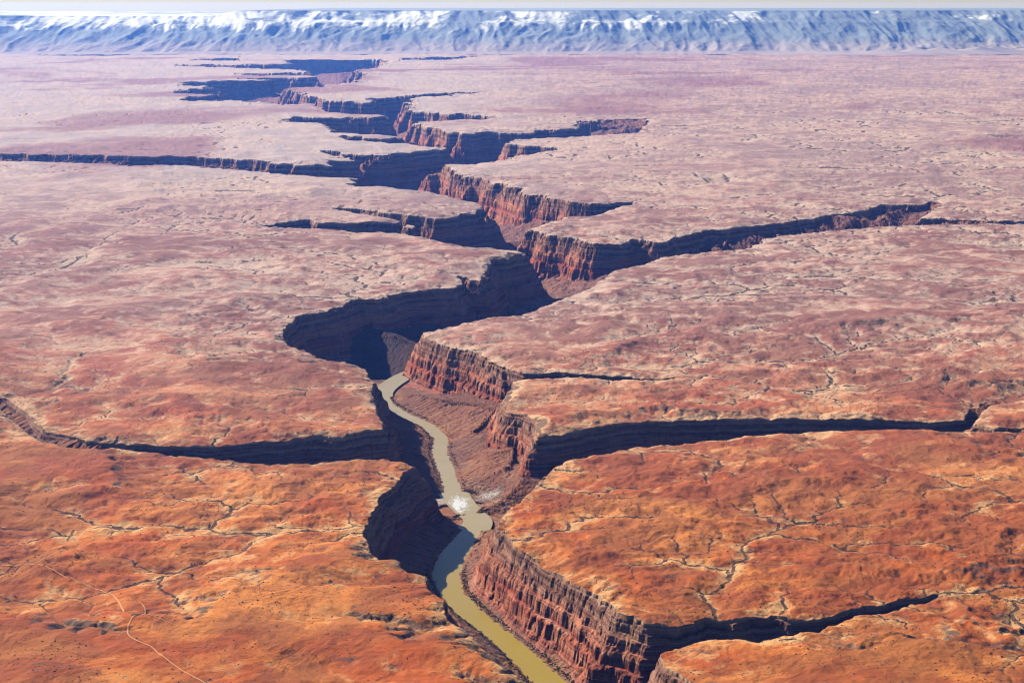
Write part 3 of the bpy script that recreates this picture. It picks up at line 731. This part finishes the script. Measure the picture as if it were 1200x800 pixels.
def mountain_mat():
    n = NT('snowy_forested_slope')
    sep = n.n.new('ShaderNodeSeparateXYZ'); n.l.new(n.pos, sep.inputs[0])
    tn = n.n.new('ShaderNodeNewGeometry').outputs['Normal']; sn = n.n.new('ShaderNodeSeparateXYZ'); n.l.new(tn, sn.inputs[0])
    right = n.ss(sep.outputs[0], 500, 9000)
    low = n.mix(n.noise(900, 5, 0.6), (0.20, 0.25, 0.29), (0.30, 0.34, 0.38))  # grey-green forest, with pale blue haze put into its colour
    low = n.mix(n.ss(sep.outputs[2], 520, 40), low, (0.44, 0.36, 0.36))  # hazy fade into the plain, painted towards the base
    z = n.math('ADD', sep.outputs[2], n.math('MULTIPLY', n.math('SUBTRACT', n.noise(900, 7, 0.7), 0.5), 700))
    z = n.math('SUBTRACT', z, n.math('MULTIPLY', right, 190))
    z = n.math('ADD', z, n.math('MULTIPLY', n.math('ADD', sn.outputs[0], 0.0), -260))
    s1 = n.ss(z, 640, 880)
    patch = n.ss(n.math('SUBTRACT', n.noise(2600, 7, 0.65), n.math('MULTIPLY', right, 0.09)), 0.42, 0.50)
    s1 = n.math('MULTIPLY', s1, patch)
    topf = n.ss(n.math('ADD', sep.outputs[2], n.math('MULTIPLY', n.noise(1200, 4, 0.6), 60)), 1195, 1215)   # dark forest on the summit flat
    s1 = n.math('MULTIPLY', s1, n.math('SUBTRACT', 1.0, n.math('MULTIPLY', topf, 0.85)))
    return n.done(n.mix(s1, low, (0.90, 0.91, 0.93)))
mesh_obj('snowy_mountains', mc, mq, mountain_mat(), None, True, 'structure')

# ------------------------------------------------------------------ haze
HX, HY0, HY1, HZ0, HZ1 = 45000, -3000, 79500, -640, 1440
hv = np.array([(sx * HX, yv, zv) for zv in (HZ0, HZ1) for yv in (HY0, HY1) for sx in (-1, 1)], F32)
hq = np.array([(0,2,3,1),(4,5,7,6),(0,1,5,4),(2,6,7,3),(0,4,6,2),(1,3,7,5)])
hm = bpy.data.materials.new('distant_air'); hm.use_nodes = True; nt = hm.node_tree; nt.nodes.clear()
ou = nt.nodes.new('ShaderNodeOutputMaterial'); pv = nt.nodes.new('ShaderNodeVolumePrincipled'); nt.links.new(pv.outputs[0], ou.inputs['Volume'])
pv.inputs['Color'].default_value = (0.10, 0.27, 1.0, 1); pv.inputs['Density'].default_value = 1.2e-5
pv.inputs['Absorption Color'].default_value = (1, 1, 1, 1); pv.inputs['Anisotropy'].default_value = 0.35
mesh_obj('haze', hv, hq, hm, None, False, 'stuff')

# ------------------------------------------------------------------ sky, sun, camera
sc = bpy.context.scene
w = bpy.data.worlds.new('World'); sc.world = w; w.use_nodes = True
bg = w.node_tree.nodes['Background']; sky = w.node_tree.nodes.new('ShaderNodeTexSky'); sky.sky_type = 'NISHITA'
sky.sun_disc = False; sky.sun_elevation = SUN_EL; sky.sun_rotation = SUN_AZ % (2 * math.pi); sky.altitude = 1500; sky.dust_density = 0.0; sky.ozone_density = 2.0
tint = w.node_tree.nodes.new('ShaderNodeMix'); tint.data_type = 'RGBA'; tint.blend_type = 'MULTIPLY'; tint.inputs[0].default_value = 1
tint.inputs[7].default_value = (0.95, 0.98, 1.22, 1); w.node_tree.links.new(sky.outputs[0], tint.inputs[6]); w.node_tree.links.new(tint.outputs[2], bg.inputs[0]); bg.inputs[1].default_value = 0.05
sun = bpy.data.lights.new('sun', 'SUN'); sun.energy = 5.0; sun.angle = math.radians(0.5); sun.color = (1.0, 0.98, 0.94)
so = bpy.data.objects.new('sun', sun); sc.collection.objects.link(so)
S_ = Vector((math.sin(SUN_AZ) * math.cos(SUN_EL), math.cos(SUN_AZ) * math.cos(SUN_EL), math.sin(SUN_EL)))
so.rotation_mode = 'QUATERNION'; so.rotation_quaternion = S_.to_track_quat('Z', 'Y'); so.location = (0, 0, 3000)
cam = bpy.data.cameras.new('camera'); cam.sensor_width = 36; cam.lens = 36 * FPX / 1200; cam.clip_start = 1; cam.clip_end = 200000
cobj = bpy.data.objects.new('camera', cam); sc.collection.objects.link(cobj)
cobj.location = (0, 0, CAM_H); cobj.rotation_euler = (math.pi / 2 - PITCH, 0, 0); sc.camera = cobj
sc.view_settings.view_transform = 'Standard'; sc.view_settings.look = 'None'; sc.view_settings.exposure = 0.55; sc.view_settings.gamma = 1
sc.cycles.max_bounces = 4; sc.cycles.diffuse_bounces = 0; sc.cycles.glossy_bounces = 1; sc.cycles.volume_bounces = 0
sc.cycles.use_denoising = True; sc.cycles.filter_width = 1.1; sc.cycles.use_adaptive_sampling = False

# ------------------------------------------------------------------ descriptions
for nm, (lab, cat) in {
    'desert_plateau': ('orange and dusty pink desert plateau cut by dark branching washes', 'plateau'),
    'canyon_wall': ('layered red and tan rock cliffs dropping from the plateau rims into the canyons', 'cliff'),
    'talus_slope': ('grooved reddish brown rubble slopes between the cliffs and the river', 'slope'),
    'river': ('muddy olive river winding along the floor of the near canyon', 'river'),
    'rapids': ('white foaming rapids across the river at the bend', 'rapids'),
    'gravel_bar': ('pale gravel bar on the right bank beside the rapids', 'gravel bar'),
    'gravel_bar.001': ('small pale gravel bar on the left bank beside the rapids, edging the shadow', 'gravel bar'),
    'dirt_road': ('thin pale dirt tracks forking over the orange ground at near left', 'road'),
    'snowy_mountains': ('long flat topped blue escarpment streaked with snow along the horizon', 'mountains'),
    'desert_scrub': ('small dark scrub bushes dotted over the near plateau', 'scrub'),
    'riverside_brush': ('dark green brush lining both banks of the river', 'brush'),
    'talus_rubble': ('fallen rocks strewn over the slopes beside the river', 'rocks'),
    'haze': ('thin bluish air that veils the far plateau and mountains', 'haze')}.items():
    o = bpy.data.objects.get(nm)
    if o: o['label'] = lab; o['category'] = cat
